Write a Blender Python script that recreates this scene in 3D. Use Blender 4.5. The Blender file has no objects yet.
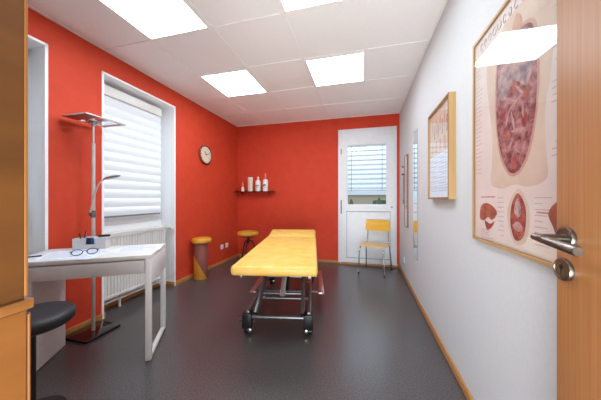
import bpy, bmesh, math, random
from mathutils import Vector, Matrix, Euler
random.seed(7)
R = math.radians
scene = bpy.context.scene
COL = scene.collection

# ------------------------------------------------------------------ materials
def lin(c):
    return tuple(((v/255)/12.92 if v/255 <= .04045 else ((v/255+.055)/1.055)**2.4) for v in c) + (1,)

def base_mat(name):
    m = bpy.data.materials.new(name); m.use_nodes = True
    nt = m.node_tree
    return m, nt, nt.nodes['Principled BSDF']

def noise_col(nt, c1, c2, scale=(1, 1, 1), nscale=5, detail=3, lo=.35, hi=.65, rough=.55):
    tc = nt.nodes.new('ShaderNodeTexCoord'); mp = nt.nodes.new('ShaderNodeMapping')
    mp.inputs['Scale'].default_value = scale
    nz = nt.nodes.new('ShaderNodeTexNoise'); nz.inputs['Scale'].default_value = nscale
    nz.inputs['Detail'].default_value = detail; nz.inputs['Roughness'].default_value = rough
    rp = nt.nodes.new('ShaderNodeValToRGB')
    rp.color_ramp.elements[0].position = lo; rp.color_ramp.elements[1].position = hi
    rp.color_ramp.elements[0].color = lin(c1); rp.color_ramp.elements[1].color = lin(c2)
    nt.links.new(tc.outputs['Object'], mp.inputs['Vector'])
    nt.links.new(mp.outputs['Vector'], nz.inputs['Vector'])
    nt.links.new(nz.outputs['Fac'], rp.inputs['Fac'])
    return rp.outputs['Color'], nz.outputs['Fac']

def bump(nt, b, fac, strength, dist=.002):
    bp = nt.nodes.new('ShaderNodeBump'); bp.inputs['Strength'].default_value = strength
    bp.inputs['Distance'].default_value = dist
    nt.links.new(fac, bp.inputs['Height']); nt.links.new(bp.outputs['Normal'], b.inputs['Normal'])

def mat(name, c, rough=.5, metal=0, vary=.06, nscale=20, bmp=0, c2=None, scale=(1, 1, 1), lo=.35, hi=.65, detail=3, spec=None, bdist=.002):
    m, nt, b = base_mat(name)
    if c2 is None:
        c2 = tuple(min(255, v*(1+vary)) for v in c); c = tuple(v*(1-vary) for v in c)
    col, fac = noise_col(nt, c, c2, scale, nscale, detail, lo, hi)
    nt.links.new(col, b.inputs['Base Color'])
    b.inputs['Roughness'].default_value = rough; b.inputs['Metallic'].default_value = metal
    if spec is not None: b.inputs['Specular IOR Level'].default_value = spec
    if bmp: bump(nt, b, fac, bmp, bdist)
    return m

def emit_mat(name, c, strength):
    m, nt, b = base_mat(name)
    b.inputs['Base Color'].default_value = lin(c)
    b.inputs['Emission Color'].default_value = lin(c); b.inputs['Emission Strength'].default_value = strength
    return m

def glass_mat(name, tint=(255, 255, 255), ior=1.5, rough=0.0):
    m, nt, b = base_mat(name); nt.nodes.remove(b)
    out = nt.nodes['Material Output']
    tr = nt.nodes.new('ShaderNodeBsdfTransparent'); tr.inputs['Color'].default_value = lin(tint)
    gl = nt.nodes.new('ShaderNodeBsdfGlossy'); gl.inputs['Roughness'].default_value = rough
    fr = nt.nodes.new('ShaderNodeFresnel'); ge = nt.nodes.new('ShaderNodeNewGeometry')
    io = nt.nodes.new('ShaderNodeMath'); io.operation = 'MULTIPLY_ADD'      # same reflectance from both sides of a thin pane
    io.inputs[1].default_value = 1/ior-ior; io.inputs[2].default_value = ior
    nt.links.new(ge.outputs['Backfacing'], io.inputs[0]); nt.links.new(io.outputs[0], fr.inputs['IOR'])
    mx = nt.nodes.new('ShaderNodeMixShader')
    nt.links.new(fr.outputs['Fac'], mx.inputs['Fac']); nt.links.new(tr.outputs['BSDF'], mx.inputs[1])
    nt.links.new(gl.outputs['BSDF'], mx.inputs[2]); nt.links.new(mx.outputs['Shader'], out.inputs['Surface'])
    return m

def translucent_mat(name, c, t=.5):
    m, nt, b = base_mat(name)
    out = nt.nodes['Material Output']
    b.inputs['Base Color'].default_value = lin(c); b.inputs['Roughness'].default_value = .8
    tl = nt.nodes.new('ShaderNodeBsdfTranslucent'); tl.inputs['Color'].default_value = lin(c)
    mx = nt.nodes.new('ShaderNodeMixShader'); mx.inputs['Fac'].default_value = t
    nt.links.new(b.outputs['BSDF'], mx.inputs[1]); nt.links.new(tl.outputs['BSDF'], mx.inputs[2])
    nt.links.new(mx.outputs['Shader'], out.inputs['Surface'])
    return m

def floor_mat():
    m, nt, b = base_mat('speckled_linoleum')
    c1, f1 = noise_col(nt, (36, 33, 33), (112, 107, 107), nscale=115, detail=5, lo=.38, hi=.68, rough=.7)
    c2, f2 = noise_col(nt, (50, 45, 45), (66, 60, 60), nscale=9, detail=4, lo=.3, hi=.7)
    mx = nt.nodes.new('ShaderNodeMix'); mx.data_type = 'RGBA'; mx.inputs[0].default_value = .2
    nt.links.new(c1, mx.inputs[6]); nt.links.new(c2, mx.inputs[7])
    nt.links.new(mx.outputs[2], b.inputs['Base Color'])
    b.inputs['Roughness'].default_value = .28; b.inputs['Specular IOR Level'].default_value = .8
    return m

def wood(name, c1, c2, axis='z', rough=.45, fine=60, bmp=.05):
    s = {'x': (1.5, fine, fine), 'y': (fine, 1.5, fine), 'z': (fine, fine, 1.5)}[axis]
    return mat(name, c1, rough, 0, c2=c2, scale=s, nscale=1, detail=5, lo=.3, hi=.7, bmp=bmp)

M = {}
M['red'] = mat('red_wall_paint', (201, 60, 28), .75, c2=(207, 66, 33), nscale=9, bmp=0)
M['red_back'] = mat('red_back_wall_paint', (199, 55, 25), .75, c2=(205, 61, 30), nscale=9)
def add_plaster(m):
    nt = m.node_tree; b = nt.nodes['Principled BSDF']
    tc = nt.nodes.new('ShaderNodeTexCoord'); nz = nt.nodes.new('ShaderNodeTexNoise'); nz.inputs['Scale'].default_value = 140
    nt.links.new(tc.outputs['Object'], nz.inputs['Vector']); bump(nt, b, nz.outputs['Fac'], .25, .002)
add_plaster(M['red']); add_plaster(M['red_back'])
M['white_wall'] = mat('white_wall_paint', (205, 206, 206), .8, vary=.01, nscale=90, bmp=.08)
M['reveal'] = mat('white_reveal_paint', (246, 247, 248), .7, vary=.006, nscale=60, bmp=.05)
M['tile'] = mat('mineral_ceiling_tile', (236, 235, 234), .9, c2=(244, 243, 242), nscale=220, bmp=.15)
M['tbar'] = mat('ceiling_bar', (240, 239, 238), .6, vary=.01)
M['floor'] = floor_mat()
M['wood_trim'] = wood('baseboard_wood', (168, 112, 58), (200, 146, 86), 'y')
M['wood_trim_x'] = wood('baseboard_wood_cross', (160, 104, 56), (190, 134, 78), 'x')
M['door_wood'] = wood('beech_door', (156, 101, 54), (174, 119, 70), 'z', .45, 160)
M['door_edge'] = wood('beech_edge', (140, 84, 42), (160, 104, 56), 'z', .4, 90)
M['cab_dark'] = wood('brown_cabinet_wood', (74, 44, 13), (92, 56, 19), 'y', .42, 22)
M['cab_light'] = wood('honey_cabinet_wood', (104, 63, 23), (118, 74, 30), 'y', .42, 22)
M['cab_edge'] = wood('cabinet_edge_wood', (122, 78, 33), (134, 88, 42), 'z', .42, 30)
M['frame_wood'] = wood('pale_frame_wood', (176, 138, 86), (196, 160, 108), 'z', .45, 50)
M['frame_wood_h'] = wood('pale_frame_wood_flat', (176, 138, 86), (196, 160, 108), 'y', .45, 50)
M['frame_brown'] = wood('brown_frame_wood', (120, 82, 52), (150, 106, 70), 'z', .45, 50)
M['chrome'] = mat('chrome', (205, 205, 208), .14, 1, vary=.02)
M['pole_steel'] = mat('satin_pole_steel', (214, 212, 210), .38, .75, vary=.02)
M['handle_steel'] = mat('worn_handle_steel', (128, 120, 112), .34, 1, vary=.08, nscale=40)
M['steel'] = mat('brushed_steel', (176, 172, 168), .3, 1, vary=.05, nscale=40, scale=(1, 1, 20))
M['grey_metal'] = mat('grey_painted_steel', (122, 122, 124), .34, .8, vary=.06)
M['dark_metal'] = mat('dark_steel', (44, 44, 46), .4, .6, vary=.08)
M['black'] = mat('black_plastic', (22, 22, 24), .5, vary=.1)
M['black_vinyl'] = mat('black_vinyl', (34, 36, 40), .5, vary=.12, nscale=120, bmp=.1)
M['yellow'] = mat('yellow_vinyl', (228, 176, 70), .46, c2=(235, 198, 114), nscale=9, detail=6, lo=.3, hi=.7, bmp=.04)
M['yellow_seat'] = mat('orange_yellow_vinyl', (206, 140, 36), .45, c2=(222, 160, 52), nscale=14)
M['yellow_ply'] = wood('yellow_plywood', (224, 164, 40), (236, 184, 66), 'x', .4, 40)
M['pale_ply'] = wood('pale_plywood', (214, 176, 112), (230, 196, 136), 'x', .4, 40)
M['desk'] = mat('white_lacquer', (218, 217, 216), .38, vary=.012, nscale=30)
M['desk_grey'] = mat('grey_white_lacquer', (205, 203, 202), .4, vary=.015)
M['paper'] = mat('white_paper', (226, 232, 244), .8, vary=.01, nscale=40)
M['ink'] = mat('grey_ink', (120, 124, 140), .8, vary=.1)
M['white_enamel'] = mat('white_enamel', (228, 226, 222), .35, vary=.01)
M['pvc'] = mat('white_pvc', (226, 228, 230), .35, vary=.01)
M['pvc_line'] = mat('grey_gasket', (120, 122, 124), .6, vary=.05)
M['blind'] = translucent_mat('white_blind_cloth', (240, 242, 244), .2)
M['slat'] = mat('grey_blind_slat', (176, 184, 194), .5, .1, vary=.04)
M['pane'] = glass_mat('window_glass', (246, 250, 252), 1.35)
M['picture_glass'] = glass_mat('picture_glass', (252, 252, 252), 1.62)
M['shelf_glass'] = mat('smoked_shelf', (58, 26, 24), .15, vary=.1)
M['mirror'] = mat('mirror_silver', (228, 232, 234), .02, 1, vary=.005)
M['blue_card'] = mat('blue_card', (30, 96, 170), .4, vary=.25, nscale=30, detail=4)
M['navy_card'] = mat('navy_card', (18, 24, 52), .4, vary=.3, nscale=40)
M['blue_frame'] = mat('dark_blue_plastic', (30, 46, 92), .3, vary=.15)
M['acrylic'] = mat('frosted_acrylic', (214, 214, 216), .3, vary=.03, nscale=60)
M['white_plastic'] = mat('white_plastic', (236, 234, 230), .35, vary=.015)
M['cream_plastic'] = mat('cream_plastic', (232, 218, 200), .35, vary=.02)
M['pink_cap'] = mat('pink_cap', (226, 128, 104), .35, vary=.03)
M['clock_rim'] = wood('clock_rim_wood', (116, 42, 26), (140, 58, 36), 'z', .35, 30)
M['clock_face'] = mat('cream_clock_face', (226, 212, 186), .5, vary=.02)
M['dark_ink'] = mat('dark_ink', (52, 50, 56), .7, vary=.1)
M['chart_paper'] = mat('chart_paper', (226, 212, 202), .7, c2=(231, 219, 210), nscale=6)
M['chart_skin'] = mat('chart_skin', (212, 190, 170), .7, c2=(220, 200, 181), nscale=10)
M['chart_rim'] = mat('chart_rim', (196, 150, 130), .7, c2=(206, 166, 144), nscale=20)
M['organ'] = mat('chart_organs', (98, 34, 42), .7, c2=(196, 138, 136), nscale=38, detail=6, lo=.36, hi=.66)
M['organ_pale'] = mat('chart_pale_gut', (176, 120, 118), .7, c2=(206, 170, 160), nscale=30)
M['organ_grey'] = mat('chart_lungs', (120, 104, 120), .7, c2=(204, 170, 158), nscale=30, detail=6, lo=.36, hi=.64)
M['organ_red'] = mat('chart_muscle', (134, 44, 46), .7, c2=(186, 104, 84), nscale=24, detail=5)
M['organ_brown'] = mat('chart_liver', (146, 74, 54), .7, c2=(176, 104, 78), nscale=24)
M['chart_text'] = mat('chart_caption_ink', (196, 182, 176), .7, vary=.04)
M['chart_text_red'] = mat('chart_caption_red', (206, 140, 136), .7, vary=.04)
M['mauve'] = mat('mauve_fabric', (126, 70, 66), .7, c2=(146, 84, 74), nscale=30)
M['lamp_glow'] = emit_mat('ceiling_panel_light', (230, 244, 255), 16.5)
M['ground'] = mat('pale_paving', (120, 112, 98), .9, c2=(140, 132, 116), nscale=.4)
M['leaf'] = mat('dark_green_leaves', (38, 50, 34), .8, c2=(66, 78, 52), nscale=4, bmp=.5, bdist=.05)
M['house'] = mat('cream_render', (150, 138, 118), .8, vary=.03)

# ------------------------------------------------------------------ mesh helpers
def box(bm, lo, hi, bev=0, seg=2, mtx=None):
    vs = bmesh.ops.create_cube(bm, size=1)['verts']
    c = [(a+b)/2 for a, b in zip(lo, hi)]; s = [abs(b-a) for a, b in zip(lo, hi)]
    for v in vs: v.co = Vector((v.co.x*s[0]+c[0], v.co.y*s[1]+c[1], v.co.z*s[2]+c[2]))
    if bev:
        es = list({e for v in vs for e in v.link_edges})
        r = bmesh.ops.bevel(bm, geom=es, offset=min(bev, min(s)*.49), segments=seg, profile=.5, affect='EDGES')
        vs = list({v for f in r['faces'] for v in f.verts} | {v for v in vs if v.is_valid})
    if mtx is not None:
        for v in vs: v.co = mtx @ v.co
    return bm

def frame_for(d):
    d = d.normalized(); up = Vector((0, 0, 1)) if abs(d.z) < .95 else Vector((1, 0, 0))
    a = d.cross(up).normalized(); return a, a.cross(d).normalized()

def tube(bm, pts, r, n=12, caps=True):
    pts = [Vector(p) for p in pts]; rs = r if isinstance(r, (list, tuple)) else [r]*len(pts)
    rings = []
    ref = None
    for i, p in enumerate(pts):
        d = (pts[min(i+1, len(pts)-1)]-pts[max(i-1, 0)]).normalized()
        if ref is None: a, b = frame_for(d)
        else:
            a = (ref - d*ref.dot(d)).normalized(); b = d.cross(a)*-1
        ref = a
        rings.append([bm.verts.new(p+a*math.cos(t)*rs[i]+b*math.sin(t)*rs[i]) for t in [2*math.pi*k/n for k in range(n)]])
    for q, w in zip(rings, rings[1:]):
        for k in range(n): bm.faces.new((q[k], q[(k+1) % n], w[(k+1) % n], w[k]))
    if caps:
        bm.faces.new(rings[0][::-1]); bm.faces.new(rings[-1])
    return bm

def arc(pts, n=6):
    """smooth a polyline (Catmull-Rom)"""
    P = [Vector(p) for p in pts]; P = [P[0]*2-P[1]]+P+[P[-1]*2-P[-2]]
    out = []
    for i in range(1, len(P)-2):
        for k in range(n):
            t = k/n; a, b, c, d = P[i-1:i+3]
            out.append(.5*((2*b)+(c-a)*t+(2*a-5*b+4*c-d)*t*t+(3*b-a-3*c+d)*t**3))
    out.append(P[-2]); return out

def lathe(bm, prof, n=32, c=(0, 0, 0), axis='z'):
    rings = []
    for r, h in prof:
        ring = []
        for k in range(n):
            t = 2*math.pi*k/n; x, y = r*math.cos(t), r*math.sin(t)
            p = {'z': (x, y, h), 'x': (h, x, y), 'y': (x, h, y)}[axis]
            ring.append(bm.verts.new(Vector(p)+Vector(c)))
        rings.append(ring)
    for q, w in zip(rings, rings[1:]):
        for k in range(n): bm.faces.new((q[k], q[(k+1) % n], w[(k+1) % n], w[k]))
    bm.faces.new(rings[0][::-1]); bm.faces.new(rings[-1])
    return bm

def poly(bm, pts, thick=None):
    vs = [bm.verts.new(Vector(p)) for p in pts]
    f = bm.faces.new(vs)
    if thick is not None:
        r = bmesh.ops.extrude_face_region(bm, geom=[f])
        bmesh.ops.translate(bm, vec=Vector(thick), verts=[g for g in r['geom'] if isinstance(g, bmesh.types.BMVert)])
    return bm

def NB(): return bmesh.new()

def obj(name, bm, m, parent=None, smooth=35):
    bmesh.ops.recalc_face_normals(bm, faces=bm.faces)
    me = bpy.data.meshes.new(name); bm.to_mesh(me); bm.free()
    for mm in (m if isinstance(m, (list, tuple)) else [m]): me.materials.append(mm)
    if smooth:
        for p in me.polygons: p.use_smooth = True
        me.set_sharp_from_angle(angle=R(smooth))
    o = bpy.data.objects.new(name, me); COL.objects.link(o)
    if parent is not None: o.parent = parent
    return o

def islands(name, bm, m, parent=None, smooth=35):
    """one object per connected piece of bm"""
    todo = set(bm.verts); out = []
    while todo:
        stack = [todo.pop()]; isl = {stack[0]}
        while stack:
            for ed in stack.pop().link_edges:
                for v in ed.verts:
                    if v not in isl: isl.add(v); stack.append(v)
        todo -= isl
        nb = NB(); mp = {}
        for v in isl: mp[v] = nb.verts.new(v.co)
        for f in {f for v in isl for f in v.link_faces}: nb.faces.new([mp[v] for v in f.verts])
        out.append(obj(name, nb, m, parent, smooth))
    bm.free(); return out

def tag(o, label, cat, group=None, kind=None):
    o['label'] = label; o['category'] = cat
    if group: o['group'] = group
    if kind: o['kind'] = kind
    return o

def thing(name, label, cat, loc=(0, 0, 0), rz=0, group=None):
    o = bpy.data.objects.new(name, None); COL.objects.link(o)
    o.empty_display_size = .05
    o.location = loc; o.rotation_euler = (0, 0, rz)
    return tag(o, label, cat, group)

def struct(name, bm, m, parent=None, smooth=0):
    o = obj(name, bm, m, parent, smooth)
    if parent is None: o['kind'] = 'structure'
    return o

def struct_root(name, loc=(0, 0, 0)):
    o = bpy.data.objects.new(name, None); COL.objects.link(o); o.location = loc; o['kind'] = 'structure'; return o

def copy_tree(o, parent=None):
    c = o.copy(); COL.objects.link(c)
    if parent is not None: c.parent = parent
    for ch in list(o.children): copy_tree(ch, c)
    return c

def BX(lo, hi, bev=0, seg=2): return box(NB(), lo, hi, bev, seg)

def PX(x, y0, y1, z0, z1): return poly(NB(), [(x, y0, z0), (x, y0, z1), (x, y1, z1), (x, y1, z0)])   # faces -X

# ------------------------------------------------------------------ room shell
XL, XR, YB, YF, ZC = -2.40, .585, 4.288, -.15, 2.57
XO = -2.60                                        # outer plane of the window niches
N1 = (.41, 1.329); N2 = (1.74, 2.658); NT = 2.355  # niche spans along the left wall, niche top

struct('floor', BX((XO-.12, YF-.9, -.08), (XR+.15, YB+.02, 0)), M['floor'])
struct('ceiling', BX((XO-.12, YF-.9, ZC), (XR+.15, YB+.2, ZC+.1)), M['tile'])
w = NB()
for a, b in ((YF-.15, N1[0]), (N1[1], N2[0]), (N2[1], YB+.2)): box(w, (XO-.1, a, 0), (XL, b, ZC))
for a, b in (N1, N2): box(w, (XO-.1, a, NT), (XL, b, ZC))
struct('wall_left', w, M['red'])
w = NB()
DX = (-.425, .545); DT = 2.357
box(w, (XL, YB, 0), (DX[0], YB+.2, ZC)); box(w, (DX[1], YB, 0), (XR+.15, YB+.2, ZC)); box(w, (DX[0], YB, DT), (DX[1], YB+.2, ZC))
struct('wall_back', w, M['red_back'])
struct('wall_right', BX((XR, YF-.9, 0), (XR+.15, YB, ZC)), M['white_wall'])
w = NB()
box(w, (XL, YF-.15, 0), (-.44, YF, ZC)); box(w, (.51, YF-.15, 0), (XR, YF, ZC)); box(w, (-.44, YF-.15, 2.06), (.51, YF, ZC))
struct('wall_front', w, M['white_wall'])

# niche parapets and linings
k = 1
for a, b in (N1, N2):
    t = NB(); e = .006
    box(t, (XO-.02, a-.004, 0), (XL+e, a+.016, NT)); box(t, (XO-.02, b-.016, 0), (XL+e, b+.004, NT))
    box(t, (XO-.02, a, NT-.016), (XL+e, b, NT+.004))
    struct('trim_%d' % k, t, M['reveal']); k += 1
    struct('trim_%d' % k, BX((XO-.1, a, 0), (XO, b, .86)), M['reveal']); k += 1

# baseboards (two-step wooden strip)
def base_strip(name, lo, hi, m): return struct(name, BX(lo, hi, .004, 2), m, smooth=30)
BH = .055
base_strip('baseboard_right', (XR-.013, YF, 0), (XR, YB, BH), M['wood_trim'])
b = NB()
for a, c in ((YF, N1[0]-.004), (N1[1]+.004, N2[0]-.004), (N2[1]+.004, YB)): box(b, (XL, a, 0), (XL+.013, c, BH), .004)
for a, c in (N1, N2):
    box(b, (XO, a+.016, 0), (XO+.012, c-.016, BH), .004)
    box(b, (XO, c-.028, 0), (XL+.013, c-.016, BH), .004); box(b, (XO, a+.016, 0), (XL+.013, a+.028, BH), .004)
struct('baseboard_left', b, M['wood_trim'], smooth=30)
base_strip('baseboard_back', (XL+.013, YB-.013, 0), (DX[0]-.006, YB, BH), M['wood_trim_x'])
base_strip('baseboard_corner', (DX[1]+.002, YB-.013, 0), (XR-.013, YB, BH), M['wood_trim_x'])

# ceiling grid
T = .625; GX0 = .031; GY0 = 1.763
g = NB()
for i in range(-4, 1):
    x = GX0+i*T
    if XL < x < XR: box(g, (x-.012, YF, ZC-.006), (x+.012, YB, ZC+.002))
for j in range(-4, 5):
    y = GY0+j*T
    if YF < y < YB: box(g, (XL, y-.012, ZC-.0055), (XR, y+.012, ZC+.002))
box(g, (XR-.02, YF, ZC-.007), (XR, YB, ZC+.002)); box(g, (XL, YF, ZC-.007), (XL+.02, YB, ZC+.002))
box(g, (XL, YB-.02, ZC-.0072), (XR, YB, ZC+.002))
struct('trim_9', g, M['tbar'])

# ceiling lights
def light_panel(ci, rj, label):
    x0, y0 = GX0+ci*T, GY0+rj*T
    t = thing('ceiling_light', label, 'ceiling light', (x0+T/2, y0+T/2, ZC), group='square ceiling light panels')
    h = T/2-.012; f = NB(); q = .018
    for lo, hi in (((-h, -h), (h, -h+q)), ((-h, h-q), (h, h)), ((-h, -h+q), (-h+q, h-q)), ((h-q, -h+q), (h, h-q))):
        box(f, (lo[0], lo[1], -.009), (hi[0], hi[1], -.001))
    obj('panel_frame', f, M['tbar'], t, 0)
    obj('diffuser', BX((-h+q, -h+q, -.006), (h-q, h-q, -.002)), M['lamp_glow'], t, 0)
    return t
light_panel(-3, -1, 'bright square ceiling light panel nearest the red window wall, cut by the photo top')
light_panel(-1, -1, 'bright ceiling light panel at the top middle, mostly cut off by the photo edge')
light_panel(-3, 1, 'far square ceiling light panel on the side of the window blinds')
light_panel(-1, 1, 'far square ceiling light panel nearest the white wall and back door')

# ------------------------------------------------------------------ windows and blinds
def window(name, span):
    a, b = span; r = struct_root(name, (XO, (a+b)/2, .86)); h = (b-a)/2-.017
    H = NT-.86-.018
    f = NB(); q = .07
    for lo, hi in (((-h, 0), (h, q)), ((-h, H-q), (h, H)), ((-h, q), (-h+q, H-q)), ((h-q, q), (h, H-q))):
        box(f, (-.07, lo[0], lo[1]), (0.0, hi[0], hi[1]), .004)
    h2 = h-q+.02; s = .055
    for lo, hi in (((-h2, q-.02), (h2, q+s)), ((-h2, H-q-s), (h2, H-q+.02)), ((-h2, q+s), (-h2+s, H-q-s)), ((h2-s, q+s), (h2, H-q-s))):
        box(f, (-.05, lo[0], lo[1]), (.016, hi[0], hi[1]), .004)
    obj('window_frame', f, M['pvc'], r, 30)
    obj('pane', PX(-.03, -h2+s, h2-s, q+s, H-q-s), M['pane'], r, 0)
    return r
window('window_1', N1); window('window_2', N2)

def roller_blind(span, label, bottom=.962):
    a, b = span
    t = thing('window_blind', label, 'blind', (-2.545, (a+b)/2, bottom), group='white folded window blinds')
    y0, y1 = a+.055-(a+b)/2, b-.105-(a+b)/2
    top = 2.20-bottom
    c = NB(); band = .098; n = int(round(top/band)); band = top/n
    prof = []
    for i in range(n):
        for s in range(8):
            u = s/8; prof.append((  .004+.026*math.sin(math.pi*u)*(1-.5*u), top-(i+u)*band))
    prof.append((.008, 0))
    L = [c.verts.new((x, y0, z)) for x, z in prof]; Rr = [c.verts.new((x, y1, z)) for x, z in prof]
    for i in range(len(prof)-1): c.faces.new((L[i], Rr[i], Rr[i+1], L[i+1]))
    obj('blind_cloth', c, M['blind'], t, 40)
    obj('head_box', BX((-.02, y0-.005, top), (.035, y1+.005, top+.10), .008), M['white_enamel'], t)
    obj('bottom_bar', BX((-.002, y0, -.012), (.016, y1, .006), .003), M['pvc_line'], t)
    cd = NB(); tube(cd, [(.022, y1+.022, top+.05), (.022, y1+.022, .1)], .0022, 6)
    obj('pull_cord', cd, M['pvc'], t)
    return t
roller_blind(N1, 'white window blind in the niche at far left behind the wooden cabinet')
roller_blind(N2, 'white banded window blind hanging above the radiator beside the floor lamp')

# radiator in niche 2
def radiator():
    y0, y1, z0, z1 = 1.80, 2.565, .135, .79
    t = thing('radiator', 'white ribbed panel radiator below the blind, behind the white desk', 'radiator', (-2.51, (y0+y1)/2, 0))
    h = (y1-y0)/2; p = NB()
    n = 23; st = 2*h/n; prof = []
    for i in range(n):
        y = -h+i*st
        prof += [(.030, y), (.030, y+st*.28), (.043, y+st*.42), (.043, y+st*.86)]
    prof.append((.030, h))
    A = [p.verts.new((x, y, z0+.03)) for x, y in prof]; B = [p.verts.new((x, y, z1-.035)) for x, y in prof]
    for i in range(len(prof)-1): p.faces.new((A[i], A[i+1], B[i+1], B[i]))
    box(p, (.0, -h, z0), (.032, h, z1-.002), .004); box(p, (.0, -h, z0), (.044, h, z0+.034), .006); box(p, (.0, -h, z1-.04), (.044, h, z1-.002), .006)
    obj('heating_panel', p, M['white_enamel'], t, 30)
    bk = NB(); box(bk, (-.06, -h, z0), (-.045, h, z1-.01), .004); obj('rear_panel', bk, M['white_enamel'], t)
    gr = NB(); box(gr, (-.062, -h-.002, z1-.012), (.046, h+.002, z1+.004), .004)
    for i in range(36):
        y = -h+.02+i*(2*h-.04)/35; box(gr, (-.05, y-.003, z1+.004), (.034, y+.003, z1+.006))
    obj('top_grille', gr, M['white_enamel'], t, 0)
    sd = NB()
    for s in (-1, 1): box(sd, (-.062, s*h-.003, z0), (.046, s*h+.003, z1), .002)
    islands('side_cover', sd, M['white_enamel'], t)
    v = NB(); lathe(v, [(.012, 0), (.012, .02), (.017, .022), (.017, .03), (.022, .034), (.022, .07), (.018, .08), (.004, .082)], 20, (.0, 0, 0), 'x')
    tv = obj('thermostat_valve', v, M['white_plastic'], t); tv.location = (.045, h+.028, z1-.015)
    vb = NB(); tube(vb, [(-.02, h-.005, z1-.04), (-.02, h+.03, z1-.04), (.045, h+.03, z1-.02)], .009, 10); obj('valve_fitting', vb, M['chrome'], t)
    pp = NB(); tube(pp, arc([(-.02, h+.03, z1-.05), (-.02, h+.034, .4), (-.02, h+.03, .08), (-.02, h-.0, .03), (-.02, h-.0, 0)]), .007, 8)
    tube(pp, [(.0, h-.06, z0+.01), (.0, h-.06, .07), (.035, h-.06, .07)], .009, 8)
    tube(pp, [(.0, -h+.2, z0+.02), (.0, -h+.2, 0)], .012, 8); tube(pp, [(-.0, -h+.02, .085), (.0, h-.03, .085)], .008, 8)
    obj('pipe', pp, M['white_enamel'], t)
    return t
radiator()

# ------------------------------------------------------------------ balcony door in the back wall
d = struct_root('door_1', (DX[0], YB, 0))
W = DX[1]-DX[0]; f = NB(); q = .06; y0, y1 = -.012, .07
for lo, hi in (((0, 0), (q, DT)), ((W-q, 0), (W, DT)), ((q, DT-.16), (W-q, DT))): box(f, (lo[0], y0, lo[1]), (hi[0], y1, hi[1]), .004)
box(f, (q, .0, 0), (W-q, y1, .055), .004)
obj('door_frame', f, M['pvc'], d, 30)
gx0, gx1, gz0, gz1 = -.272-DX[0], .390-DX[0], 1.037, 2.078
s0, s1, sb, st_ = q-.012, W-q+.012, .05, DT-.15
l = NB()
for lo, hi in (((s0, sb), (gx0, st_)), ((gx1, sb), (s1, st_)), ((gx0, gz1), (gx1, st_)), ((gx0, .93), (gx1, gz0)), ((gx0, sb), (gx1, .11))):
    box(l, (lo[0], -.03, lo[1]), (hi[0], .04, hi[1]))
obj('door_leaf', l, M['pvc'], d, 0)
obj('lower_panel', BX((gx0, -.022, .11), (gx1+.045, .03, .93)), M['pvc'], d, 0)
ln = NB()
for lo, hi in (((gx0-.006, .922), (gx1+.05, .93)), ((gx1+.044, .13), (gx1+.05, .922)), ((gx0-.006, .13), (gx0, .922)), ((gx0-.006, .122), (gx1+.05, .13))): box(ln, (lo[0], -.0325, lo[1]), (hi[0], -.029, hi[1]))
obj('panel_bead', ln, M['pvc_line'], d, 0)
bd = NB(); z = .012
for lo, hi in (((gx0, gz0), (gx1, gz0+z)), ((gx0, gz1-z), (gx1, gz1)), ((gx0, gz0), (gx0+z, gz1)), ((gx1-z, gz0), (gx1, gz1))): box(bd, (lo[0], -.02, lo[1]), (hi[0], .03, hi[1]))
obj('glazing_bead', bd, M['pvc'], d, 0)
obj('pane', poly(NB(), [(gx0, .006, gz0), (gx1, .006, gz0), (gx1, .006, gz1), (gx0, .006, gz1)]), M['pane'], d, 0)
for zz, hh in ((1.97, .09), (1.05, .14), (.93, .1)):
    hb = NB(); tube(hb, [(q-.005, -.028, zz-hh/2), (q-.005, -.028, zz+hh/2)], .008, 10); obj('hinge', hb, M['dark_metal'] if zz < 1.5 else M['grey_metal'], d)
kb = NB(); lathe(kb, [(.016, -.001), (.016, -.008), (.009, -.012), (.009, -.03), (.004, -.034)], 16, (s1-.035, -.03, 1.01), 'y'); obj('door_lock', kb, M['steel'], d)
obj('threshold', BX((.0, -.02, 0), (W, .02, .03), .004), M['wood_trim_x'], d)

# slatted blind outside the door glass
vb = thing('slatted_blind', 'open grey slatted blind outside the glass of the back door', 'blind', (DX[0]+(gx0+gx1)/2, YB+.13, gz0))
sl = NB(); hw = (gx1-gx0)/2+.05
for i in range(10):
    zz = gz1-gz0+.0-i*.083
    m = Matrix.Translation((0, 0, zz)) @ Matrix.Rotation(R(27), 4, 'X')
    box(sl, (-hw, -.036, -.002), (hw, .036, .002), 0, 2, m)
obj('slats', sl, M['slat'], vb, 0)
cd = NB()
for x in (-hw+.12, hw-.12): tube(cd, [(x, -.034, gz1-gz0), (x, -.034, gz1-gz0-.79)], .004, 6)
islands('ladder_cord', cd, M['pvc_line'], vb)
obj('bottom_rail', BX((-hw, -.03, gz1-gz0-.80), (hw, .03, gz1-gz0-.785), .003), M['slat'], vb)

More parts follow.
